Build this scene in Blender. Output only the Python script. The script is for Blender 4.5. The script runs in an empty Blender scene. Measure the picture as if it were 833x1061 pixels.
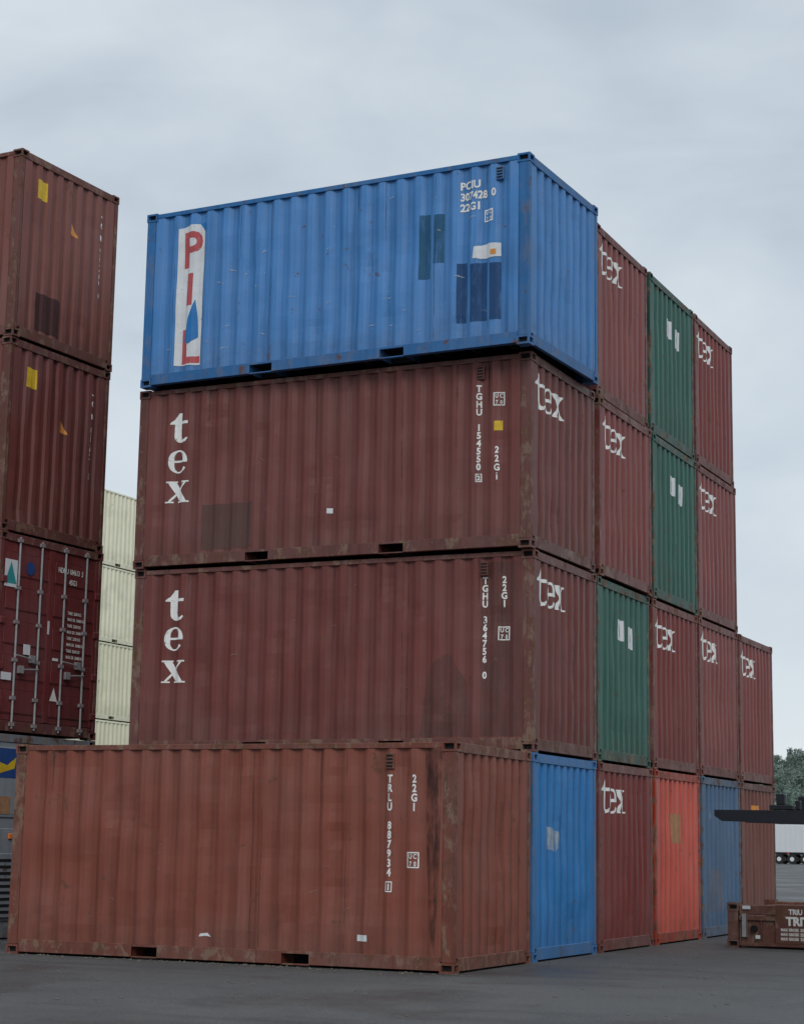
import bpy, bmesh, math, random
import numpy as np
from mathutils import Vector, Matrix, noise
random.seed(7)
S=bpy.context.scene
COL=S.collection
S.view_settings.view_transform='Standard'
S.view_settings.look='None'
S.view_settings.exposure=0
CW=2.438

# ------------------------------------------------------------------ camera
f,cx,cy,cz,yaw,pit,roll=1934.45,8.4307,-22.2039,1.4309,0.4349,0.1758,0.0165
cam=bpy.data.cameras.new("camera"); camo=bpy.data.objects.new("camera",cam); COL.objects.link(camo)
cam.sensor_fit='HORIZONTAL'; cam.sensor_width=36; cam.lens=f/833*36
cam.clip_start=.1; cam.clip_end=8000
camo.matrix_world=Matrix.Translation((cx,cy,cz))@Matrix.Rotation(yaw,4,'Z')@Matrix.Rotation(math.pi/2+pit,4,'X')@Matrix.Rotation(roll,4,'Z')
S.camera=camo

# ------------------------------------------------------------------ node helpers
class NT:
    def __init__(s,name,world=False):
        s.m=bpy.data.worlds.new(name) if world else bpy.data.materials.new(name)
        s.m.use_nodes=True
        s.t=s.m.node_tree; s.n=s.t.nodes; s.l=s.t.links
        s.n.clear()
    def new(s,ty,**k):
        n=s.n.new(ty)
        for a,b in k.items(): setattr(n,a,b)
        return n
    def set(s,sock,v):
        if isinstance(v,bpy.types.NodeSocket): s.l.new(v,sock)
        elif v is not None: sock.default_value=v
    def noise(s,vec,scale,detail=4,rough=.55,dist=0):
        n=s.new('ShaderNodeTexNoise')
        s.set(n.inputs['Vector'],vec); n.inputs['Scale'].default_value=scale
        n.inputs['Detail'].default_value=min(detail,5); n.inputs['Roughness'].default_value=rough
        n.inputs['Distortion'].default_value=dist
        return n.outputs['Fac']
    def vadd(s,vec,w):
        n=s.new('ShaderNodeVectorMath',operation='ADD'); s.set(n.inputs[0],vec); s.set(n.inputs[1],w); return n.outputs[0]
    def mapping(s,vec,scale=(1,1,1),loc=(0,0,0)):
        n=s.new('ShaderNodeMapping'); s.set(n.inputs['Vector'],vec)
        n.inputs['Scale'].default_value=scale; n.inputs['Location'].default_value=loc
        return n.outputs[0]
    def ramp(s,fac,a,b,va=0.,vb=1.):
        n=s.new('ShaderNodeMapRange'); s.set(n.inputs['Value'],fac)
        n.inputs['From Min'].default_value=a; n.inputs['From Max'].default_value=b
        n.inputs['To Min'].default_value=va; n.inputs['To Max'].default_value=vb
        return n.outputs['Result']
    def math(s,op,a,b=0.,c=None):
        n=s.new('ShaderNodeMath',operation=op); s.set(n.inputs[0],a); s.set(n.inputs[1],b)
        if c is not None: s.set(n.inputs[2],c)
        return n.outputs[0]
    def mix(s,fac,a,b,bt='MIX'):
        n=s.new('ShaderNodeMix',data_type='RGBA',blend_type=bt)
        s.set(n.inputs['Factor'],fac); s.set(n.inputs[6],a); s.set(n.inputs[7],b)
        return n.outputs[2]
    def bsdf(s,col,rough=.6,metal=0.,spec=.4,normal=None,alpha=None):
        b=s.new('ShaderNodeBsdfPrincipled')
        s.set(b.inputs['Base Color'],col); s.set(b.inputs['Roughness'],rough)
        s.set(b.inputs['Metallic'],metal); s.set(b.inputs['Specular IOR Level'],spec)
        if normal: s.l.new(normal,b.inputs['Normal'])
        if alpha is not None: s.set(b.inputs['Alpha'],alpha)
        o=s.new('ShaderNodeOutputMaterial'); s.l.new(b.outputs[0],o.inputs[0])
        return b
    def bump(s,h,strength=.3,dist=.01):
        n=s.new('ShaderNodeBump'); s.set(n.inputs['Height'],h)
        n.inputs['Strength'].default_value=strength; n.inputs['Distance'].default_value=dist
        return n.outputs[0]
def c4(c): return (c[0],c[1],c[2],1)

MATS={}
def paint(key,col,rust=.5,fade=.25,frame=False,streak=.5,scuff=.35,tan=.6):
    k=NT(key)
    tc=k.new('ShaderNodeTexCoord')
    oi=k.new('ShaderNodeObjectInfo')
    cb=k.new('ShaderNodeCombineXYZ')
    for q,m in enumerate((37.,91.,0.)):
        k.set(cb.inputs[q],k.math('MULTIPLY',oi.outputs['Random'],m))
    sep=k.new('ShaderNodeSeparateXYZ'); k.l.new(tc.outputs['Object'],sep.inputs[0])
    ob=k.vadd(tc.outputs['Object'],cb.outputs[0])
    base=c4(col)
    lum=(col[0]+col[1]+col[2])/3
    pale=c4([c*.66+lum*.25+.05 for c in col]); dark=c4([c*.5 for c in col])
    rustc=(.105,.046,.026,1); rustd=(.04,.02,.014,1)
    n1=k.noise(ob,.7,4,.6,.4)
    c=k.mix(k.ramp(n1,.45,.75,0,fade*1.6),base,pale)
    c=k.mix(k.ramp(n1,.46,.28,0,.4),c,dark)
    hv=k.new('ShaderNodeHueSaturation'); k.set(hv.inputs['Color'],c)
    k.set(hv.inputs['Value'],k.ramp(oi.outputs['Random'],0,1,.9,1.12)); k.set(hv.inputs['Saturation'],k.ramp(oi.outputs['Random'],0,1,1.04,.9))
    c=hv.outputs[0]
    n2=k.noise(k.mapping(ob,(7,7,.28)),1.3,5,.65,.1)
    c=k.mix(k.ramp(n2,.50,.72,0,streak*.85),c,dark)
    n3=k.noise(k.mapping(ob,(13,13,.5),(3,7,1)),1.1,5,.7,.1)
    c=k.mix(k.ramp(n3,.55,.78,0,streak*.7),c,pale)
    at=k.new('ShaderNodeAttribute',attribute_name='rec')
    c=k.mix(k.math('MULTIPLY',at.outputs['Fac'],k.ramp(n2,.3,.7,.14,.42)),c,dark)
    n4=k.noise(ob,4.5,5,.72,.3)
    low=k.math('MULTIPLY',k.ramp(sep.outputs[2],.75,.1,0,1),k.ramp(n4,.35,.65,.15,.8))
    c=k.mix(k.math('MULTIPLY',low,.45 if not frame else .25),c,c4([.055,.042,.034]))
    lo=.66-.12*rust
    rf=k.ramp(n4,lo,lo+.07,0,.9)
    c=k.mix(rf,c,rustc)
    n5=k.noise(k.mapping(ob,(9,9,1.0),(1,2,3)),2.4,5,.75,.3)
    c=k.mix(k.ramp(n5,lo+.02,lo+.12,0,.75),c,k.mix(n4,rustd,rustc))
    n6=k.noise(k.mapping(ob,(3,3,9)),6,5,.8)
    c=k.mix(k.ramp(n6,.66,.72,0,scuff),c,c4([min(1,x+.16) for x in col]))
    if frame:
        n7=k.noise(k.mapping(ob,(1,1,.6)),6,5,.75,.2)
        c=k.mix(k.ramp(n7,.52,.60,0,tan),c,(.20,.14,.095,1))
    rough=k.ramp(n1,.3,.7,.42,.62)
    rough=k.math('ADD',rough,k.math('MULTIPLY',rf,.25))
    k.bsdf(c,rough,0,.35,k.bump(n4,.3,.01))
    MATS[key]=k.m; return k.m

COLS={'maroon':(.152,.038,.031),'maroon_red':(.20,.042,.037),'oxide':(.21,.056,.035),'blue':(.013,.165,.45),'green':(.019,.10,.073),
'orange_red':(.50,.055,.024),'grey_blue':(.07,.135,.235),'cream':(.80,.77,.56),'grey':(.2,.22,.24),'brown':(.16,.05,.035),'door_red':(.155,.028,.03),'blue_deep':(.015,.165,.43),'left_oxide':(.18,.05,.036)}
for a,b in COLS.items():
    st={'cream':(.1,.1,.2),'oxide':(.42,.25,.5),'blue':(.12,.25,.5),'blue_deep':(.1,.25,.5),'grey':(.4,.3,.4)}.get(a,(.33,.3,.55))
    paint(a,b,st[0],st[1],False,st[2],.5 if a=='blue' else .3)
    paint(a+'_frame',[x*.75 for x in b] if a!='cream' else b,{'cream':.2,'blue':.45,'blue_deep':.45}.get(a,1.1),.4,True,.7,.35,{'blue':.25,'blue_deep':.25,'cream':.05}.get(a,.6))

def flat(key,col,rough=.6,metal=0.,var=.15,worn=0.,spec=.35):
    k=NT(key); tc=k.new('ShaderNodeTexCoord'); ob=tc.outputs['Object']
    n=k.noise(ob,9,5,.65)
    c=k.mix(k.ramp(n,.35,.7,0,var*2),c4(col),c4([x*.55 for x in col]))
    al=None
    if worn>0:
        n2=k.noise(ob,22,5,.7)
        al=k.ramp(n2,.30+worn*.12,.34+worn*.12,0,1)
    k.bsdf(c,rough,metal,spec,None,al)
    MATS[key]=k.m; return k.m
flat('dark',(.006,.006,.007),.9,0,.1)
flat('white_mark',(.72,.72,.70),.6,0,.1,.3)
flat('white_panel',(.60,.62,.64),.55,0,.12,.12)
flat('red_mark',(.42,.075,.08),.6,0,.15,.4)
flat('yellow_mark',(.62,.40,.02),.5,0,.25,.2)
flat('orange_mark',(.62,.25,.05),.5,0,.2,.2)
flat('navy_mark',(.02,.06,.2),.5,0,.2)
flat('teal_mark',(.03,.26,.27),.5,0,.1)
flat('galv',(.36,.37,.38),.45,.4,.3)
flat('tan_mark',(.38,.2,.10),.7,0,.3,.6)
flat('tyre',(.02,.02,.02),.85)
flat('fork_steel',(.018,.02,.026),.5,.4,.3)
flat('machine_yellow',(.55,.3,.03),.45)
flat('trailer_white',(.62,.64,.66),.5,0,.12)
flat('lamp_red',(.5,.03,.02),.3); flat('lamp_orange',(.8,.2,.03),.3)
def stain(key,col,amt,scale=(2.5,2.5,1.2),lo=.35,hi=.6):
    k=NT(key); tc=k.new('ShaderNodeTexCoord'); ob=tc.outputs['Object']
    n=k.noise(k.mapping(ob,scale),2.5,5,.7,.2)
    n2=k.noise(k.mapping(ob,(14,14,.6)),1.5,5,.7)
    a=k.math('MULTIPLY',k.ramp(k.math('MULTIPLY',k.math('ADD',n,n2),.5),lo,hi,0,1),amt)
    k.bsdf(c4(col),.65,0,.3,None,a); MATS[key]=k.m
stain('stain_dark',(.014,.012,.012),.65,lo=.42,hi=.62)
stain('stain_grey',(.10,.07,.062),.45,lo=.34,hi=.66)
stain('patch_brown',(.11,.058,.05),.75,lo=.1,hi=.45)
stain('patch_navy',(.009,.05,.15),.7,lo=.30,hi=.50)
stain('patch_green',(.010,.085,.16),.65,lo=.3,hi=.5)
stain('patch_maroon',(.06,.022,.022),.8,lo=.2,hi=.42)
stain('stain_rust',(.07,.03,.018),.9,lo=.42,hi=.58)
stain('stain_pale',(.30,.21,.19),.5,lo=.42,hi=.65)
stain('stain_scuff_blue',(.40,.46,.5),.7,lo=.40,hi=.55)
stain('stain_drip',(.03,.018,.014),.42,lo=.38,hi=.6)

# ------------------------------------------------------------------ mesh helpers
def empty(name,loc=(0,0,0),rz=0):
    o=bpy.data.objects.new(name,None); o.location=loc; o.rotation_euler=(0,0,rz); o.empty_display_size=.3
    COL.objects.link(o); return o
def mkobj(name,bm,mats,parent=None,smooth=False):
    me=bpy.data.meshes.new(name); bm.to_mesh(me); bm.free()
    for m in mats: me.materials.append(MATS[m] if isinstance(m,str) else m)
    if smooth:
        for p in me.polygons: p.use_smooth=True
    o=bpy.data.objects.new(name,me); COL.objects.link(o)
    if parent: o.parent=parent
    return o
def box(bm,x0,x1,y0,y1,z0,z1,mi=0,bev=0.):
    vs=[bm.verts.new((x,y,z)) for z in (z0,z1) for x,y in ((x0,y0),(x1,y0),(x1,y1),(x0,y1))]
    fs=[bm.faces.new([vs[j] for j in q]) for q in ((3,2,1,0),(4,5,6,7),(0,1,5,4),(1,2,6,5),(2,3,7,6),(3,0,4,7))]
    for f_ in fs: f_.material_index=mi; f_.normal_update()
    if bev>0:
        es=list(set(e for v in vs for e in v.link_edges))
        bmesh.ops.bevel(bm,geom=es,offset=bev,segments=1,affect='EDGES',profile=.5)
    return fs
def casting(bm,x0,x1,y0,y1,z0,z1,outs,mi=0,md=1):
    fs=box(bm,x0,x1,y0,y1,z0,z1,mi)
    for f_ in fs:
        n=f_.normal.copy()
        for o in outs:
            if n.dot(Vector(o))>.9:
                bmesh.ops.inset_region(bm,faces=[f_],thickness=.036,depth=0)
                bmesh.ops.inset_region(bm,faces=[f_],thickness=.004,depth=-.04)
                f_.material_index=md
def cyl(bm,p0,p1,r,mi=0,seg=12,r2=None):
    p0=Vector(p0);p1=Vector(p1);d=p1-p0
    m=Matrix.Translation((p0+p1)/2)@d.to_track_quat('Z','Y').to_matrix().to_4x4()
    res=bmesh.ops.create_cone(bm,cap_ends=True,segments=seg,radius1=r,radius2=r if r2 is None else r2,depth=d.length,matrix=m)
    for f_ in set(f for v in res['verts'] for f in v.link_faces): f_.material_index=mi

def profile(a,b,n,o,s,i):
    p=o+2*s+i; tot=n*p+o; st=(a+b)/2-tot/2
    pts=[(a,0)] if st-a>.004 else []
    u=st; pts.append((u,0))
    for k in range(n):
        pts+= [(u+o,0),(u+o+s,1),(u+o+s+i,1),(u+p,0)]
        u+=p
    pts.append((u+o,0))
    if b-(u+o)>.004: pts.append((b,0))
    out=[]
    for q in pts:
        if not out or q[0]-out[-1][0]>.002: out.append(q)
    return out
def dent(u,v,u0,u1,v0,v1,seed,amp):
    w=min(1,min(u-u0,u1-u)/.25)*min(1,min(v-v0,v1-v)/.25)
    if w<=0: return 0
    s=seed*13.7
    d=noise.noise(Vector((u*1.1+s,v*1.2,s)))*.014+noise.noise(Vector((u*5+s,v*1.6,s+9)))*.011+noise.noise(Vector((u*2.2,v*4+s,s+4)))*.005
    b=max(0,noise.noise(Vector((u*1.7+s,v*1.9,s+20)))-.34)*.045
    return w*(d+b)*amp
class Panel:
    def __init__(s,u0,u1,v0,v1,n,o,sl,i,depth,rows,seed,amp,fmap):
        s.pts=profile(u0,u1,n,o,sl,i); s.us=[p[0] for p in s.pts]; s.rs=[p[1] for p in s.pts]
        s.vs=[v0+(v1-v0)*k/rows for k in range(rows+1)]
        s.b=(u0,u1,v0,v1); s.seed=seed; s.amp=amp; s.depth=depth; s.map=fmap
        s.g=[[r*depth+.016+dent(u,v,*s.b,seed,amp) for u,r in s.pts] for v in s.vs]
    def d(s,u,v):
        i=int(np.searchsorted(s.us,u))-1; i=max(0,min(len(s.us)-2,i))
        j=int(np.searchsorted(s.vs,v))-1; j=max(0,min(len(s.vs)-2,j))
        a=min(1,max(0,(u-s.us[i])/(s.us[i+1]-s.us[i]))); b=min(1,max(0,(v-s.vs[j])/(s.vs[j+1]-s.vs[j])))
        g=s.g
        return (g[j][i]*(1-a)+g[j][i+1]*a)*(1-b)+(g[j+1][i]*(1-a)+g[j+1][i+1]*a)*b
    def mesh(s,bm,lay,flip=False):
        g=[]
        for j,v in enumerate(s.vs):
            row=[]
            for i,(u,r) in enumerate(s.pts):
                vv=bm.verts.new(s.map(u,v,s.g[j][i])); vv[lay]=float(r); row.append(vv)
            g.append(row)
        for a in range(len(g)-1):
            for b in range(len(s.pts)-1):
                q=[g[a][b],g[a][b+1],g[a+1][b+1],g[a+1][b]]
                if flip: q.reverse()
                bm.faces.new(q)
    def decal(s,name,pieces,mat,parent,lift=.0025):
        bm=bmesh.new()
        for vs,fs,lf in pieces:
            vv=[bm.verts.new((x,y,lf)) for x,y in vs]
            for q in fs:
                try: bm.faces.new([vv[j] for j in q])
                except ValueError: pass
        if not bm.verts: bm.free(); return
        bmesh.ops.triangulate(bm,faces=bm.faces[:])
        x0=min(v.co.x for v in bm.verts);x1=max(v.co.x for v in bm.verts)
        y0=min(v.co.y for v in bm.verts);y1=max(v.co.y for v in bm.verts)
        def cut(ax,val):
            es=[e for e in bm.edges if (e.verts[0].co[ax]-val)*(e.verts[1].co[ax]-val)<0]
            if not es: return
            fs=set(f for e in es for f in e.link_faces); ee=set(e for f in fs for e in f.edges); vv=set(v for f in fs for v in f.verts)
            co=[0,0,0];co[ax]=val;no=[0,0,0];no[ax]=1
            bmesh.ops.bisect_plane(bm,geom=list(vv)+list(ee)+list(fs),plane_co=co,plane_no=no,dist=1e-5)
        for u in s.us:
            if x0<u<x1: cut(0,u)
        for v in s.vs:
            if y0<v<y1: cut(1,v)
        for v in bm.verts:
            u,w,l=v.co
            v.co=Vector(s.map(u,w,s.d(u,w)-lift-l))
        return mkobj(name,bm,[mat],parent)

# ------------------------------------------------------------------ lettering
GC={}
def raw_text(txt,bold):
    key=(txt,bold)
    if key not in GC:
        cu=bpy.data.curves.new('t','FONT'); cu.body=txt; cu.size=1; cu.resolution_u=3; cu.offset=bold
        cu.align_x='CENTER' if len(txt)==1 else 'LEFT'
        ob=bpy.data.objects.new('t',cu)
        me=ob.to_mesh()
        GC[key]=([(v.co.x,v.co.y) for v in me.vertices],[tuple(p.vertices) for p in me.polygons])
        ob.to_mesh_clear(); bpy.data.objects.remove(ob); bpy.data.curves.remove(cu)
    return GC[key]
def text_pieces(txt,x,y,h,bold=.0,sx=1.,lift=0.,align='CENTER'):
    s=h/.72; out=[]
    vs,fs=raw_text(txt,round(bold/s,3))
    if not vs: return []
    off=0
    if align=='CENTER' and len(txt)>1:
        off=-(min(a for a,b in vs)+max(a for a,b in vs))/2
    return [([(x+(a+off)*s*sx,y+b*s) for a,b in vs],fs,lift)]
def vtext(txt,x,ztop,zbot,h=.088,bold=.0045,sx=.85):
    n=len(txt); out=[]; pitch=(ztop-zbot-h)/(n-1)
    for i,ch in enumerate(txt):
        if ch==' ': continue
        out+=text_pieces(ch,x,ztop-h-i*pitch,h,bold,sx)
    return out
def rect(x0,x1,y0,y1,lift=0.): return ([(x0,y0),(x1,y0),(x1,y1),(x0,y1)],[(0,1,2,3)],lift)
def frame_rect(x0,x1,y0,y1,t,lift=0.):
    return [rect(x0,x1,y0,y0+t,lift),rect(x0,x1,y1-t,y1,lift),rect(x0,x0+t,y0+t,y1-t,lift),rect(x1-t,x1,y0+t,y1-t,lift)]
def poly(pts,lift=0.): return (pts,[tuple(range(len(pts)))],lift)
def glyph(ch,x,y,s,sx=1.,bx=0.):
    out=[]
    if ch=='t':
        P=[(.03,.62),(.03,.67),(.2,.77),(.36,1.0),(.50,1.0),(.50,.72),(.78,.72),(.78,.62),(.50,.62),(.50,.2),(.54,.1),(.62,.08),(.74,.15),(.80,.11),(.70,.01),(.54,-.03),(.36,-.01),(.25,.08),(.22,.2),(.22,.62)]
        out.append(([(a-.42,b) for a,b in P],0))
    if ch=='e':
        N=30;V=[]
        for i in range(N+1):
            th=math.radians(325*i/N)
            t=.065+.155*abs(math.cos(th))**1.5 if i<N*.8 else .065+.155*abs(math.cos(th))**1.5*.35
            t+=bx
            V.append((.39*math.cos(th),.36+.39*math.sin(th),(.39-t)*math.cos(th),.36+(.39-t*.75)*math.sin(th)))
        for i in range(N):
            a=V[i];b=V[i+1]; out.append(([(a[0],a[1]),(b[0],b[1]),(b[2],b[3]),(a[2],a[3])],0))
        out.append(([(-.2,.33),(.385,.33),(.385,.40+bx),(-.2,.40+bx)],.0008))
    if ch=='x':
        out.append(([(-.38,.7),(-.08,.7),(.42,0),(.12,0)],0))
        out.append(([(.26-bx,.68),(.36+bx,.68),(-.28+bx,.02),(-.38-bx,.02)],.0008))
        for a,b,c in ((-.45,-.02,.68),(.14,.45,.68),(-.46,-.15,0),(.02,.48,0)):
            out.append(([(a,c),(b,c),(b,c+.05),(a,c+.05)],.0014))
    return [([(x+a*s*sx,y+b*s) for a,b in P],[tuple(range(len(P)))],l) for P,l in out]
def tex_vertical(x,zs,s=.42):
    return glyph('t',x,zs[0],s,.95)+glyph('e',x,zs[1],s*1.02,.95)+glyph('x',x,zs[2],s*1.02,.95)
def tex_logo(y=.18,z=1.95,s=.50):
    return glyph('t',y+.15,z,s*.95,1.,.03)+glyph('e',y+.48,z,s*.9,.85,.03)+glyph('x',y+.83,z,s*.9,.85,.05)
def idbox(x,z,s=.15):
    o=frame_rect(x-s*.5,x+s*.5,z-s*.5,z+s*.7,.014)
    o+=text_pieces('U',x-.028,z+.03,.055,.002,.8)+text_pieces('C',x+.03,z+.03,.055,.002,.8); o+=text_pieces('7',x-.028,z-.055,.055,.002,.8)+text_pieces('0',x+.03,z-.055,.055,.002,.8)
    return o

# ------------------------------------------------------------------ container
def container(x,y,z,col,seed,rz=0.,end='plain',side=[],endd=[],H=2.591,L=6.058,amp=1.,vent=None,rows=14,nside=20,name='shipping_container'):
    W=CW
    P=empty(name,(x,y,z),rz); fm=col+'_frame'
    bm=bmesh.new(); lay=bm.verts.layers.float.new('rec')
    z0,z1=.175,H-.075
    sp=Panel(-L+.165,-.165,z0,z1,nside,.072,.068,.070,.036,rows,seed,amp,lambda u,v,d:(u,d,v))
    sp.mesh(bm,lay)
    bk=Panel(-L+.165,-.165,z0,z1,nside,.072,.068,.070,.036,2,seed+31,amp,lambda u,v,d:(u,W-d,v)); bk.mesh(bm,lay,True)
    if end=='plain':
        ep=Panel(.1,W-.1,.165,H-.12,8,.092,.036,.086,.030,max(rows,8),seed+57,amp*.9,lambda u,v,d:(-d,u,v)); ep.mesh(bm,lay)
    else:
        ep=Panel(.1,W-.1,.165,H-.12,0,W-.2-.001,.02,.1,.0,4,seed+57,.2,lambda u,v,d:(-d-.03,u,v)); ep.mesh(bm,lay)
    bp=Panel(.1,W-.1,.165,H-.12,8,.110,.020,.104,.046,2,seed+77,amp*.5,lambda u,v,d:(-L+d,u,v)); bp.mesh(bm,lay,True)
    rp=Panel(-L+.1,-.1,.05,W-.05,26,.091,.018,.091,.018,2,seed+91,.6,lambda u,v,d:(u,v,H-.008-d)); rp.mesh(bm,lay)
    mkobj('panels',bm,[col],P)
    bm=bmesh.new()
    cxs=.178;cys=.162;czs=.118
    for sx in (0,1):
        xo=(-cxs,0) if sx==0 else (-L,-L+cxs)
        nx=(1,0,0) if sx==0 else (-1,0,0)
        for sy in (0,1):
            yo=(0,cys) if sy==0 else (W-cys,W)
            ny=(0,-1,0) if sy==0 else (0,1,0)
            for sz in (0,1):
                zo=(0,czs) if sz==0 else (H-czs,H)
                casting(bm,*xo,*yo,*zo,[nx,ny],0,1)
            px=(-.150,-.007) if sx==0 else (-L+.007,-L+.150)
            py=(.007,.085) if sy==0 else (W-.085,W-.007)
            box(bm,*px,*py,czs,H-czs,0,.006)
            px2=(-.07,-.022) if sx==0 else (-L+.022,-L+.07)
            py2=(.083,.118) if sy==0 else (W-.118,W-.083)
            box(bm,*px2,*py2,.14,H-.11,0)
            px3=(-.176,-.148) if sx==0 else (-L+.148,-L+.176)
            py3=(.02,.07) if sy==0 else (W-.07,W-.02)
            box(bm,*px3,*py3,.13,H-.1,0)
        ex=(-.062,-.006) if sx==0 else (-L+.006,-L+.062)
        box(bm,*ex,cys,W-cys,.022,.17,0,.004); box(bm,*ex,cys,W-cys,H-.125,H-.012,0,.004)
    c=-L/2
    for sy in (0,1):
        def Y(a,b): return (a,b) if sy==0 else (W-b,W-a)
        box(bm,-L+cxs,-cxs,*Y(.008,.068),H-.08,H-.016,0,.004)
        pk=[(c-1.205,c-.845),(c+.845,c+1.205)]
        segs=[(-L+cxs,pk[0][0]),(pk[0][1],pk[1][0]),(pk[1][1],-cxs)]
        for a,b in segs: box(bm,a,b,*Y(.010,.055),.028,.178,0,.003)
        for a,b in pk:
            box(bm,a,b,*Y(.012,.053),.150,.178,0)
            box(bm,a,b,*Y(.012,.053),.022,.036,0)
            for q in (a-.012,b): box(bm,q,q+.012,*Y(.02,.5),.03,.15,0)
            box(bm,a,b,*Y(.35,.37),.03,.15,1)
        box(bm,-L+cxs,-cxs,*Y(.054,.10),.028,.036,0)
    box(bm,-L+.07,-.07,.07,W-.07,.155,.17,1)
    for q in range(11):
        xx=-L+.35+q*(L-.7)/10
        if abs(abs(xx-c)-1.02)>.2: box(bm,xx-.03,xx+.03,.058,W-.058,.04,.15,1)
    mkobj('frame',bm,[fm,'dark'],P)
    if vent:
        for vx in vent:
            bm=bmesh.new()
            box(bm,vx-.055,vx+.055,-.004,.03,H-.32,H-.13,0,.01)
            for q in range(4): box(bm,vx-.04,vx+.04,-.008,-.004,H-.295+q*.04,H-.275+q*.04,1)
            mkobj('side_vent',bm,[fm,'dark'],P)
    for i,(mat,pc) in enumerate(side): sp.decal('marking',pc,mat,P,.0025+.0012*i)
    for j,(mat,pc) in enumerate(endd): ep.decal('end_marking',pc,mat,P,.0022+.0008*j)
    if rows>8:
        rs=random.Random(seed*77+5)
        ws=[]
        for q in range(3):
            uu=sp.us[rs.randrange(2,len(sp.us)-2)]; ws.append(rect(uu+.01,uu+.02,z0+.02,z1-.02))
        sp.decal('weld_seam',ws,'stain_rust',P,.0012)
        sc=[]
        for q in range(34 if col=='blue' else 20):
            uu=rs.uniform(-L+.3,-.3);vv=rs.uniform(.3,H-.3);ll=rs.uniform(.03,.16);a=rs.uniform(-.6,.6);t=rs.uniform(.004,.016)
            sc.append(poly([(uu,vv),(uu+ll,vv+ll*a),(uu+ll,vv+ll*a+t*.5),(uu+ll*.4,vv+ll*a*.4+t*1.5)]))
        sp.decal('scuff',sc,'stain_scuff_blue' if col=='blue' else 'stain_pale',P,.009)
        rr=[]
        for q in range(6):
            uu=rs.uniform(-L+.3,-.4);ww=rs.uniform(.01,.05);ll=rs.uniform(.3,1.3)
            rr.append(poly([(uu,z1-.005),(uu+ww*.3,z1-ll),(uu+ww*.5,z1-ll*1.05),(uu+ww,z1-.005)]))
        sp.decal('drip_stain',rr,'stain_drip',P,.010)
    return P,sp,ep

def door_parts(P,H,W=CW):
    bm=bmesh.new()
    for a,b in ((.105,1.212),(1.226,W-.105)):
        box(bm,-.05,-.03,a,b,.18,H-.13,0,.004)
        for r in range(5):
            zz=.28+r*.5
            box(bm,-.031,-.018,a+.07,b-.07,zz,zz+.34,0,.012)
        box(bm,-.031,-.012,a,a+.045,.19,H-.14,0); box(bm,-.031,-.012,b-.045,b,.19,H-.14,0)
    box(bm,-.035,-.020,1.2125,1.2255,.18,H-.13,2)
    for ys in (.42,.93,1.50,2.02):
        cyl(bm,(.012,ys,.06),(.012,ys,H-.05),.017,1,10)
        for zz in (.12,.5,1.05,1.6,2.1,H-.1):
            box(bm,-.018,.034,ys-.045,ys+.045,zz-.03,zz+.03,1,.006)
    for y0,y1,zz in ((.42,.80,1.12),(.93,.55,.95),(1.50,1.88,1.12),(2.02,1.64,.95)):
        cyl(bm,(.04,y0,zz),(.04,y1,zz-.03),.012,1,8); box(bm,-.01,.05,y1-.05,y1+.05,zz-.09,zz+.03,1,.006)
    for zz in (.35,.95,1.6,2.2):
        for yy in (.085,W-.14): box(bm,-.02,.012,yy-.03,yy+.085,zz-.05,zz+.05,0,.008)
    mkobj('door_leaves',bm,['door_red','galv','dark'],P)
    def dec(name,pcs,mat,x=-.006):
        bm=bmesh.new()
        for vs,fs,l in pcs:
            vv=[bm.verts.new((x+l,a,b)) for a,b in vs]
            for q in fs:
                try: bm.faces.new([vv[j] for j in q])
                except ValueError: pass
        mkobj(name,bm,[mat],P)
    dec('placard',[rect(.12,.40,2.1,2.5)],'white_panel')
    dec('placard_triangle',[poly([(.13,2.15),(.39,2.15),(.26,2.47)])],'teal_mark',-.004)
    dec('placard_round',[poly([(.70+.10*math.cos(t*.5236),2.42+.10*math.sin(t*.5236)) for t in range(12)])],'navy_mark')
    dec('placard_small',[rect(.62,.78,1.15,1.3),rect(.15,.38,.75,.86),rect(1.15,1.2,1.5,1.7)],'white_panel')
    dec('placard_white',[poly([(1.28,.52),(1.46,.52),(1.37,.72)]),rect(1.3,1.44,1.12,1.16)],'white_mark')
    t=[]
    t+=text_pieces('HDMU 184613  5',1.35,2.46,.08,.003,.75,0,'LEFT')
    t+=text_pieces('45G1',1.62,2.30,.08,.003,.8,0,'LEFT')
    for q in range(8):
        t+=text_pieces('MAX GR  30480 KG' if q%2 else 'TARE  2200 KG',1.62,1.85-q*.095,.045,.002,.8,0,'LEFT')
    dec('door_lettering',t,'white_mark')

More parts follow.
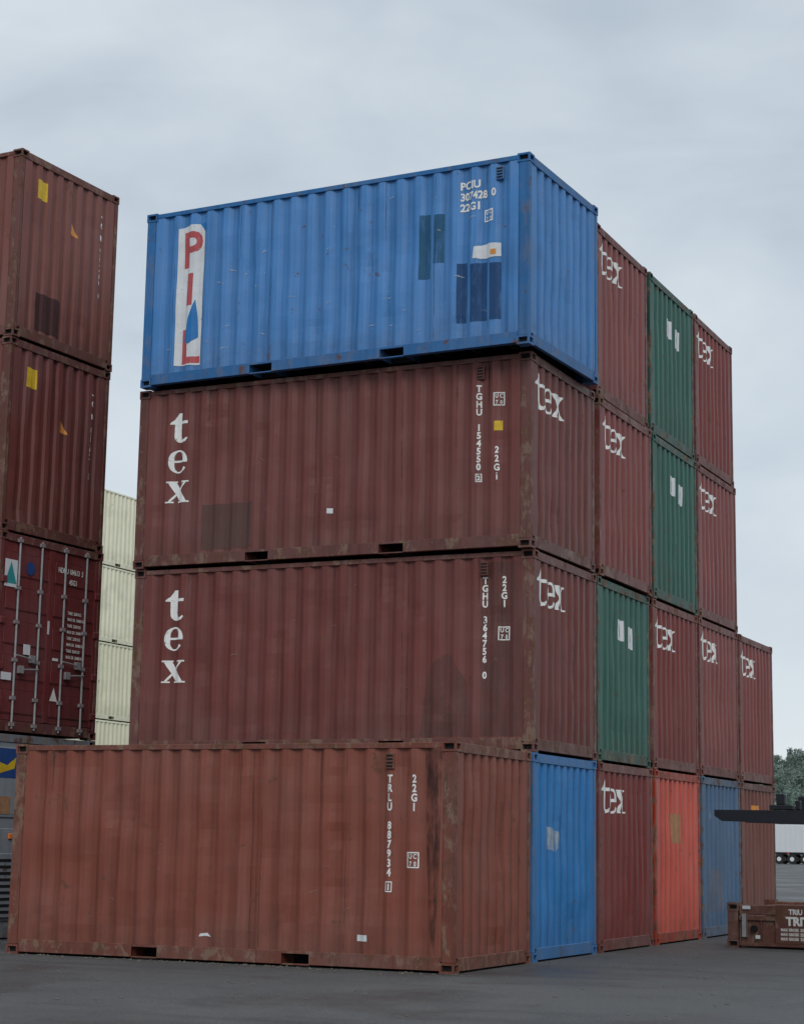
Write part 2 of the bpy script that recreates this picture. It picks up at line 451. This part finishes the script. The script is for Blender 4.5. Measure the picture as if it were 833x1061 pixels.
def reefer_parts(P,H,W=CW):
    bm=bmesh.new()
    box(bm,-.04,-.02,.1,W-.1,.17,H-.13,0,.005)
    for a,b,c,d in ((.14,1.15,1.7,2.7),(1.3,2.3,1.7,2.7),(.14,.75,.25,1.55),(.85,2.3,.25,.85),(.85,2.3,.95,1.58)):
        box(bm,-.022,.0,a,b,c,d,0,.012)
        box(bm,-.001,.004,a+.04,b-.04,c+.04,d-.04,2,.002)
    for yy in (1.2,1.8):
        cyl(bm,(.003,yy,1.26),(.012,yy,1.26),.2,1,24)
    mkobj('refrigeration_unit',bm,['grey','dark','grey'],P)
    bm=bmesh.new(); box(bm,.005,.007,.20,.60,2.26,2.68,0); mkobj('door_sign',bm,['navy_mark'],P)
    bm=bmesh.new()
    vv=[bm.verts.new((.009,a,b)) for a,b in ((.22,2.32),(.55,2.40),(.58,2.56),(.38,2.44),(.22,2.48))]; bm.faces.new(vv)
    mkobj('door_sign_mark',bm,['yellow_mark'],P)
    bm=bmesh.new(); box(bm,.005,.007,.24,.5,1.75,2.0,0); mkobj('warning_label',bm,['tan_mark'],P)
    bm=bmesh.new(); box(bm,.005,.03,.48,.56,1.40,1.48,0,.008); mkobj('indicator_lamp',bm,['lamp_orange'],P)
    bm=bmesh.new(); box(bm,.004,.03,.2,.6,.3,1.2,0,.01)
    for q in range(9): box(bm,.031,.034,.24,.56,.36+q*.09,.40+q*.09,1)
    mkobj('grille',bm,['grey','dark'],P)

SP=2.5533; TH=2.6
rj=random.Random(3)
white='white_mark'
def id_side(owner,x,zt,zb,x2,z2t,z2b,xb,zbx):
    return vtext(owner,x,zt,zb)+vtext('22G1',x2,z2t,z2b)+idbox(xb,zbx)
side_T1=[('stain_dark',[poly([(-.40,2.5),(-.38,1.5),(-.33,.5),(-.25,.2),(-.2,1.2),(-.17,2.5)])]),
 (white,id_side('TRLU 887934',-.83,2.21,1.06,-.52,2.21,1.80,-.53,1.23)+frame_rect(-.875,-.785,.88,1.0,.012)+text_pieces('1',-.83,.905,.07,.003)),
 ('white_panel',[rect(-1.22,-1.08,.32,.39)]+[poly([(-3.3,.3),(-3.22,.31),(-3.15,.30),(-3.2,.345),(-3.28,.335)])])]
side_T2=[('stain_grey',[poly([(-1.6,.2),(-1.5,1.1),(-1.2,1.3),(-.95,.9),(-.9,.2)]),rect(-.75,-.17,.2,2.45)]),
 (white,tex_vertical(-5.38,(1.86,1.44,.98))+id_side('TGHU 364756 0',-.70,2.26,.94,-.43,2.26,1.86,-.43,1.5))]
side_T3=[('patch_brown',[rect(-4.95,-4.15,.22,.86)]),
 (white,tex_vertical(-5.38,(1.80,1.36,.92))+id_side('TGHU 154550',-.75,2.2,1.06,-.49,1.36,.92,-.47,1.98)+frame_rect(-.79,-.71,.9,1.01,.012)+text_pieces('2',-.75,.925,.06,.003)),
 ('yellow_mark',[rect(-.53,-.42,1.57,1.70)]),(  'white_panel',[rect(-2.98,-2.9,.62,.69)])]
side_T4=[('patch_navy',[rect(-1.05,-.91,.38,1.2),rect(-.86,-.62,.38,1.17),rect(-.58,-.42,.38,1.15)]),('patch_green',[rect(-1.62,-1.46,1.05,1.95),rect(-1.4,-1.25,1.25,1.93)]),
 (white,text_pieces('PCIU',-1.02,2.22,.105,.005,.95,0,'LEFT')+text_pieces('307428  0',-1.02,2.07,.105,.005,.9,0,'LEFT')+text_pieces('22G1',-1.02,1.92,.105,.005,.95,0,'LEFT')+idbox(-.60,1.80,.14)),
 ('white_panel',[poly([(-5.50,.27),(-5.08,.25),(-5.06,1.0),(-5.07,1.35),(-5.05,2.33),(-5.3,2.34),(-5.50,2.30)]),poly([(-.82,1.24),(-.62,1.22),(-.42,1.23),(-.42,1.41),(-.6,1.42),(-.8,1.40)])]),
 ('red_mark',text_pieces('P',-5.27,1.72,.53,.016,.88)+text_pieces('I',-5.28,1.16,.46,.022,1.)+text_pieces('L',-5.26,.30,.50,.018,.95)),
 ('blue',[poly([(-5.36,.62),(-5.27,.57),(-5.12,.66),(-5.14,.95),(-5.18,1.22),(-5.25,1.05),(-5.31,.90)]),poly([(-5.15,2.345),(-5.04,2.345),(-5.04,2.2)])]),
 ('orange_mark',[rect(-.56,-.48,1.26,1.33)])]
def logo(): return [(white,tex_logo(.16+rj.uniform(-.02,.03),1.90+rj.uniform(-.03,.03)))]
def greenmk(): return [('white_panel',[rect(.95,1.22,1.78,2.08),rect(1.42,1.66,1.70,2.02)]),('green',[rect(1.0,1.04,1.82,2.0,.0),rect(1.5,1.58,1.8,1.9)])]
def bits(): return [(white,[rect(.5,.62,1.9,2.0)]),('stain_pale',[rect(.4,1.2,.4,1.1)])]
lay=[
 (1,1,'blue_deep',[('stain_scuff_blue',[poly([(.5,1.4),(.9,1.35),(1.0,1.6),(.6,1.68)])])]),
 (1,2,'maroon_red',logo()),(1,3,'orange_red',[('tan_mark',[rect(.9,1.4,1.5,1.95)])]),(1,4,'grey_blue',bits()),(1,5,'brown',[('orange_mark',[rect(.8,1.3,2.1,2.2)])]),
 (2,1,'maroon',logo()),(2,2,'green',greenmk()),(2,3,'maroon_red',logo()),(2,4,'maroon_red',logo()),(2,5,'maroon_red',logo()),
 (3,1,'maroon',logo()),(3,2,'maroon_red',logo()),(3,3,'green',greenmk()),(3,4,'maroon_red',logo()),
 (4,1,'blue',[]),(4,2,'maroon_red',logo()),(4,3,'green',greenmk()),(4,4,'maroon_red',logo())]
for t,cidx,col,ed in lay:
    sd=[];vt=None
    if cidx==1:
        sd={2:side_T2,3:side_T3,4:side_T4}.get(t,[]); vt={2:[-.7],3:[-.73],4:[-.43]}.get(t)
    X=rj.uniform(-.02,.02);Y=(cidx-1)*SP+rj.uniform(-.012,.012);RZ=rj.uniform(-.003,.003)
    if (t,cidx)==(4,1): X,Y,RZ=.085,-.45,-.044
    if cidx==1 and t==3: X,Y,RZ=-.01,-.10,-.012
    if cidx==1 and t==2: X-=.02
    container(X,Y,(t-1)*TH,col,t*10+cidx,RZ,'plain',sd,ed,vent=vt,rows=22 if cidx==1 else 8,amp=1.25 if cidx==1 else 1.)
container(.03,-2.553,0,'oxide',3,.006,'plain',side_T1,[],amp=1.6,vent=[-.83],rows=22)
# left stack of high cube containers
LX,LY,LR,LH=-8.01,-.51,-.05,2.905
P,_,_=container(LX,LY,0,'grey',61,LR,'reefer',H=2.896); reefer_parts(P,2.896)
P,_,_=container(LX,LY,LH,'door_red',62,LR,'door',H=2.896); door_parts(P,2.896)
container(LX-.02,LY,2*LH,'maroon',63,LR,'plain',[],[('yellow_mark',[rect(.42,.66,2.22,2.52)]),('orange_mark',[poly([(1.25,1.7),(1.45,1.68),(1.30,1.88)])]),(white,vtext('TCIU 857021 5',2.03,2.45,1.1,.09,.006))],H=2.896)
container(LX,LY,3*LH,'left_oxide',64,LR,'plain',[],[('yellow_mark',[rect(.42,.66,2.25,2.55)]),('orange_mark',[poly([(1.25,1.95),(1.45,1.90),(1.30,2.12)])]),(white,vtext('TCIU 953480 0',2.03,2.45,1.1,.09,.006)),('patch_maroon',[rect(.5,1.1,.22,.8)])],H=2.896)
for t in range(5):
    for q in range(3):
        container(-31.1,33.0+q*6.25,t*2.905,'cream',80+t*3+q,math.radians(90),'plain',[],[],H=2.896,rows=6)

# ------------------------------------------------------------------ folded flat rack
def flat_rack():
    P=empty('folded_flat_rack',(1.0,5.4,0),0.0)
    L=6.058;W=CW;bm=bmesh.new()
    for xx in (0,L-.178):
        for yy,ny in ((0,(0,-1,0)),(W-.162,(0,1,0))):
            nx=(-1,0,0) if xx==0 else (1,0,0)
            casting(bm,xx,xx+.178,yy,yy+.162,0,.118,[nx,ny],0,1)
            casting(bm,xx,xx+.178,yy,yy+.162,.53,.648,[nx,ny,(0,0,1)],0,1)
            box(bm,xx+.01,xx+.165,yy+.01,yy+.15,.118,.53,0,.006)
    for yy in (0.,W-.12):
        box(bm,.178,L-.178,yy+.01,yy+.12,.40,.46,0,.005)
        box(bm,.178,L-.178,yy+.05,yy+.07,.08,.40,0)
        box(bm,.178,L-.178,yy+.01,yy+.12,.03,.08,0,.005)
        for q in range(12):
            xx=.5+q*.46
            box(bm,xx,xx+.015,yy+.015,yy+.05,.08,.40,0)
        for xx in (1.8,3.9): box(bm,xx,xx+.36,yy+.02,yy+.05,.10,.25,1)
    box(bm,.12,L-.12,.13,W-.13,.34,.40,0)
    for a,b in ((.18,2.9),(3.1,L-.18)):
        box(bm,a,b,.02,.17,.48,.62,0,.01); box(bm,a,b,W-.17,W-.02,.48,.62,0,.01)
        n=9
        for q in range(n):
            yy=.25+q*(W-.5)/(n-1); box(bm,a,b,yy-.06,yy+.06,.50,.58,0,.01)
        box(bm,b-.12,b,.17,W-.17,.49,.60,0)
    box(bm,.22,.30,-.012,.05,.15,.5,2,.01); cyl(bm,(.4,-.01,.28),(.4,.05,.28),.05,1,12)
    box(bm,.72,1.95,.004,.012,.08,.63,0,.002)
    mkobj('frame',bm,['brown_frame','dark','galv'],P)
    def dec(name,pcs,mat,y=.002):
        bm=bmesh.new()
        for vs,fs,l in pcs:
            vv=[bm.verts.new((a,y-l,b)) for a,b in vs]
            for q in fs:
                try: bm.faces.new([vv[j] for j in q])
                except ValueError: pass
        mkobj(name,bm,[mat],P)
    t=text_pieces('TRIU 048812',.92,.50,.075,.004,.9,0,'LEFT')+text_pieces('TRITON',.88,.345,.12,.008,1.,0,'LEFT')
    for q in range(3): t+=text_pieces('MAX GROSS  32500 KG',.80,.26-q*.065,.04,.002,.85,0,'LEFT')
    dec('lettering',t,white); dec('label',[rect(.24,.36,.56,.61),rect(.43,.5,.14,.19)],'white_panel',-.014)
flat_rack()

# ------------------------------------------------------------------ forklift at the right edge
def forklift():
    P=empty('container_forklift',(1.52,2.9,0),math.radians(0))
    bm=bmesh.new()
    for yy in (0.,1.3):
        vs=[(0,1.95),(0,1.87),(.10,1.80),(2.5,1.75),(2.5,1.945)]
        a=[bm.verts.new((x,yy,z)) for x,z in vs]; b=[bm.verts.new((x,yy+.2,z)) for x,z in vs]
        bm.faces.new(a); bm.faces.new(b[::-1]); n=len(vs)
        for i in range(n): j=(i+1)%n; bm.faces.new([a[j],a[i],b[i],b[j]])
        box(bm,2.5,2.6,yy,yy+.2,1.76,3.0,0,.01)
        box(bm,.76,1.06,yy-.02,yy+.22,1.955,2.02,0,.01)
        box(bm,.84,.95,yy+.04,yy+.16,2.02,2.17,0,.01)
        box(bm,1.10,1.16,yy+.04,yy+.16,1.955,2.08,0,.01)
    for zz in (2.05,2.85): box(bm,2.602,2.72,-.5,2.1,zz,zz+.14,0,.01)
    for yy in (.1,1.3):
        box(bm,2.73,2.95,yy,yy+.14,.3,4.2,0,.01)
    box(bm,2.73,2.95,.242,1.298,4.05,4.2,0)
    mkobj('forks_and_mast',bm,['fork_steel'],P)
    bm=bmesh.new()
    box(bm,3.0,6.6,-.1,1.7,.7,1.7,0,.08); box(bm,6.0,7.2,-.1,1.7,.6,2.0,0,.15)
    for a in (3.6,5.4):
        for yy in (.0,1.5): box(bm,a,a+.09,yy,yy+.09,1.7,3.1,1)
    box(bm,3.5,5.6,-.1,1.7,3.1,3.2,0,.03)
    box(bm,4.5,5.2,.5,1.1,1.7,2.3,1,.06)
    for a,r in ((3.5,.62),(6.3,.5)):
        for yy in (-.4,1.7): cyl(bm,(a,yy,r),(a,yy+.35,r),r,2,28); cyl(bm,(a,yy-.01,r),(a,yy+.36,r),r*.5,0,20)
    mkobj('chassis',bm,['machine_yellow','fork_steel','tyre'],P)
forklift()

# ------------------------------------------------------------------ distant trailers
def trailer(x,y,rz,name='box_trailer'):
    P=empty(name,(x,y,0),rz); bm=bmesh.new()
    L=12.5
    box(bm,0,L,0,2.5,1.15,3.9,0,.04)
    for q in range(24): box(bm,.3+q*.52,.33+q*.52,-.02,0,1.2,3.85,0)
    box(bm,0,L,.1,2.4,.95,1.15,1); box(bm,-.05,0,.1,2.4,.5,.62,1)
    for yy in (.2,2.1): box(bm,-.03,0,yy,yy+.2,.9,1.05,3)
    for a in (.3,2.0,3.7,6,8.2,10.5): box(bm,a,a+.25,-.03,-.021,1.0,1.14,3 if a<3 else 4)
    for a in (1.2,2.5,3.8):
        for yy in (-.02,2.2): cyl(bm,(a,yy,.5),(a,yy+.3,.5),.5,2,20); cyl(bm,(a,yy-.01,.5),(a,yy,.5),.22,0,14)
    box(bm,9,9.15,.4,.55,0,.95,1); box(bm,9,9.15,1.9,2.05,0,.95,1)
    box(bm,4.8,8.6,-.01,.03,.45,.95,0)
    mkobj('body',bm,['trailer_white','fork_steel','tyre','lamp_red','lamp_orange'],P)
trailer(-38.0,166,0.0); trailer(-56,190,.05)
trailer(-12,185,-.04)

# ------------------------------------------------------------------ ground
def ground():
    k=NT('asphalt'); tc=k.new('ShaderNodeTexCoord'); ob=tc.outputs['Object']
    n0=k.noise(ob,.12,5,.6,.3); n1=k.noise(ob,.9,5,.65,.5); n2=k.noise(ob,45,3,.75); n3=k.noise(ob,9,5,.7)
    c=k.mix(k.ramp(n0,.35,.65),(.056,.056,.057,1),(.076,.075,.074,1))
    c=k.mix(k.ramp(n1,.48,.68,0,.5),c,(.036,.036,.037,1))
    c=k.mix(k.ramp(n3,.45,.7,0,.4),c,(.10,.098,.092,1))
    c=k.mix(k.ramp(n2,.55,.68,0,.75),c,(.20,.195,.185,1))
    c=k.mix(k.ramp(n2,.45,.33,0,.8),c,(.016,.016,.017,1))
    wv=k.noise(k.mapping(ob,(.10,1.6,1)),1.,5,.6,.2)
    c=k.mix(k.ramp(wv,.54,.68,0,.45),c,(.028,.028,.029,1))
    wet=k.ramp(k.noise(ob,.35,5,.6,.6),.46,.60)
    c=k.mix(k.math('MULTIPLY',wet,.4),c,(.022,.022,.024,1))
    rough=k.math('SUBTRACT',k.ramp(n3,.3,.7,.68,.88),k.math('MULTIPLY',wet,.3))
    k.bsdf(c,rough,0,.4,k.bump(n2,.7,.008)); MATS['asphalt']=k.m
    bm=bmesh.new(); r=3500
    bmesh.ops.create_grid(bm,x_segments=8,y_segments=8,size=r)
    mkobj('ground',bm,['asphalt'])
ground()
flat('grit',(.13,.12,.10),.9,0,.4)
def tmpl(sub):
    b=bmesh.new(); bmesh.ops.create_icosphere(b,subdivisions=sub,radius=1)
    v=np.array([x.co[:] for x in b.verts]); f_=np.array([[x.index for x in q.verts] for q in b.faces]); b.free(); return v,f_
def merged(name,parts,mat):
    V=[];F=[];o=0
    for v,f_ in parts: V.append(v);F.append(f_+o);o+=len(v)
    V=np.concatenate(V);F=np.concatenate(F)
    me=bpy.data.meshes.new(name); me.from_pydata(V.tolist(),[],F.tolist()); me.materials.append(MATS[mat])
    ob=bpy.data.objects.new(name,me); COL.objects.link(ob); return ob
iv,if_=tmpl(1); rs=random.Random(11); parts=[]
for i in range(900):
    x=rs.uniform(-8,6); y=rs.uniform(-8,9)
    if i%3==0: x=rs.uniform(-7,.3); y=-2.6-abs(rs.gauss(0,.15))
    elif -6.3<x<.15 and y>-2.6: continue
    if x>.8 and y>5.2: continue
    s=rs.uniform(.004,.018)
    parts.append((iv*np.array([s*rs.uniform(.7,1.8),s,s*rs.uniform(.4,.8)])+np.array([x,y,s*.3]),if_))
merged('gravel',parts,'grit')

# ------------------------------------------------------------------ hills and distant trees
def hillh(x,y):
    r=max(0,min(1,(y-420)/300)); r=r*r*(3-2*r)
    h=35+9*noise.noise(Vector((x*.004,y*.002,3)))+5*noise.noise(Vector((x*.015,y*.012,1)))
    return r*h-1.5
k=NT('hill'); tc=k.new('ShaderNodeTexCoord'); n=k.noise(tc.outputs['Object'],.06,5,.7)
k.bsdf(k.mix(k.ramp(n,.35,.65),(.10,.14,.12,1),(.16,.20,.17,1)),.95,0,.1); MATS['hill']=k.m  # distance haze is painted into the hill colour as grey-green
k=NT('hazy_foliage'); tc=k.new('ShaderNodeTexCoord'); n=k.noise(tc.outputs['Object'],.10,5,.7)
k.bsdf(k.mix(k.ramp(n,.35,.65),(.12,.165,.14,1),(.20,.25,.22,1)),.95,0,.1); MATS['hazy_foliage']=k.m  # leaf greens lightened and greyed, so the colour carries the distant haze
bm=bmesh.new(); nx,ny=120,24; g=[]
for j in range(ny+1):
    g.append([bm.verts.new((-1800+3600*i/nx,420+900*j/ny,hillh(-1800+3600*i/nx,420+900*j/ny))) for i in range(nx+1)])
for j in range(ny):
    for i in range(nx): bm.faces.new([g[j][i],g[j][i+1],g[j+1][i+1],g[j+1][i]])
mkobj('hill',bm,['hill'],None,True)
nr=np.random.default_rng(4)
def tree_t(nl,con):
    V=[];F=[]
    def tri(a,b,c):
        n=len(V); V.extend([a,b,c]); F.append([n,n+1,n+2])
    for k_ in range(5):
        a=k_*1.2566; b=a+1.2566
        tri((.3*math.cos(a),.3*math.sin(a),0),(.3*math.cos(b),.3*math.sin(b),0),(0,0,7))
    lobes=[]
    for q in range(9):
        if con: z=2+q; r=max(.4,3.2*(1-q/9.5)); lobes.append((nr.uniform(-.3,.3),nr.uniform(-.3,.3),z+1,r,.8))
        else:
            a=nr.uniform(0,6.28); rr=nr.uniform(0,2.6); lobes.append((rr*math.cos(a),rr*math.sin(a),nr.uniform(3.5,8.5),nr.uniform(1.2,2.1),nr.uniform(1.,1.7)))
    for i in range(nl):
        lx,ly,lz,r,h=lobes[nr.integers(len(lobes))]
        d=nr.normal(size=3); d/=np.linalg.norm(d); d=d*nr.uniform(.6,1.08)
        p=np.array([lx+d[0]*r,ly+d[1]*r,lz+d[2]*h])
        s=nr.uniform(.35,.8)
        q=nr.normal(size=(3,3))*s*.6
        tri(tuple(p+q[0]),tuple(p+q[1]),tuple(p+q[2]))
    return np.array(V,float),np.array(F)
TT=[tree_t(420,False),tree_t(420,False),tree_t(380,True),tree_t(420,False)]
TL=[tree_t(120,False),tree_t(110,True)]
rs=random.Random(5); parts=[]
for i in range(1300):
    near=i<750
    if near: y=rs.uniform(520,760); x=8-.236*(y+21)+rs.uniform(-45,60)
    else: y=rs.uniform(480,800); x=rs.uniform(-900,500)
    z=hillh(x,y); v,f_=(rs.choice(TT) if near else rs.choice(TL)); s=rs.uniform(.5,1.0); a=rs.uniform(0,6.28)
    R=np.array([[math.cos(a),-math.sin(a),0],[math.sin(a),math.cos(a),0],[0,0,1]])
    parts.append(((v*s)@R.T+np.array([x,y,z-.3]),f_))
merged('distant_trees',parts,'hazy_foliage')

# ------------------------------------------------------------------ sky and sun
k=NT('World',True); S.world=k.m
tc=k.new('ShaderNodeTexCoord'); d=tc.outputs['Generated']
sep=k.new('ShaderNodeSeparateXYZ'); k.l.new(d,sep.inputs[0]); z=sep.outputs[2]
n1=k.noise(k.mapping(d,(1.6,1.6,2.8),(.3,.1,.45)),2.4,5,.48,.35)
n2=k.noise(k.mapping(d,(3,3,6),(2,.4,0)),3.0,5,.5,.5)
nn=k.math('ADD',k.math('MULTIPLY',n1,.7),k.math('MULTIPLY',n2,.3))
c=k.mix(k.ramp(nn,.36,.62),(.455,.525,.60,1),(.645,.71,.76,1))
c=k.mix(k.ramp(z,.20,.0,0,.65),c,(.78,.83,.87,1))
vm=k.new('ShaderNodeVectorMath',operation='SCALE'); k.set(vm.inputs[0],c); k.set(vm.inputs['Scale'],k.ramp(z,.45,1.,1.,1.9))
bg1=k.new('ShaderNodeBackground'); k.l.new(vm.outputs[0],bg1.inputs[0]); bg1.inputs[1].default_value=1.0
sky=k.new('ShaderNodeTexSky',sky_type='NISHITA'); sky.sun_disc=False
sv=Vector((.38,-.72,.62)).normalized()
sky.sun_elevation=math.asin(sv.z); sky.sun_rotation=math.atan2(sv.x,sv.y)
bg2=k.new('ShaderNodeBackground'); k.l.new(sky.outputs[0],bg2.inputs[0]); bg2.inputs[1].default_value=.008
ad=k.new('ShaderNodeAddShader'); k.l.new(bg1.outputs[0],ad.inputs[0]); k.l.new(bg2.outputs[0],ad.inputs[1])
o=k.new('ShaderNodeOutputWorld'); k.l.new(ad.outputs[0],o.inputs[0])
sl=bpy.data.lights.new('sun','SUN'); sl.energy=1.15; sl.angle=math.radians(25); sl.color=(1,.97,.92)
so=bpy.data.objects.new('sun',sl); COL.objects.link(so); so.rotation_euler=sv.to_track_quat('Z','Y').to_euler()
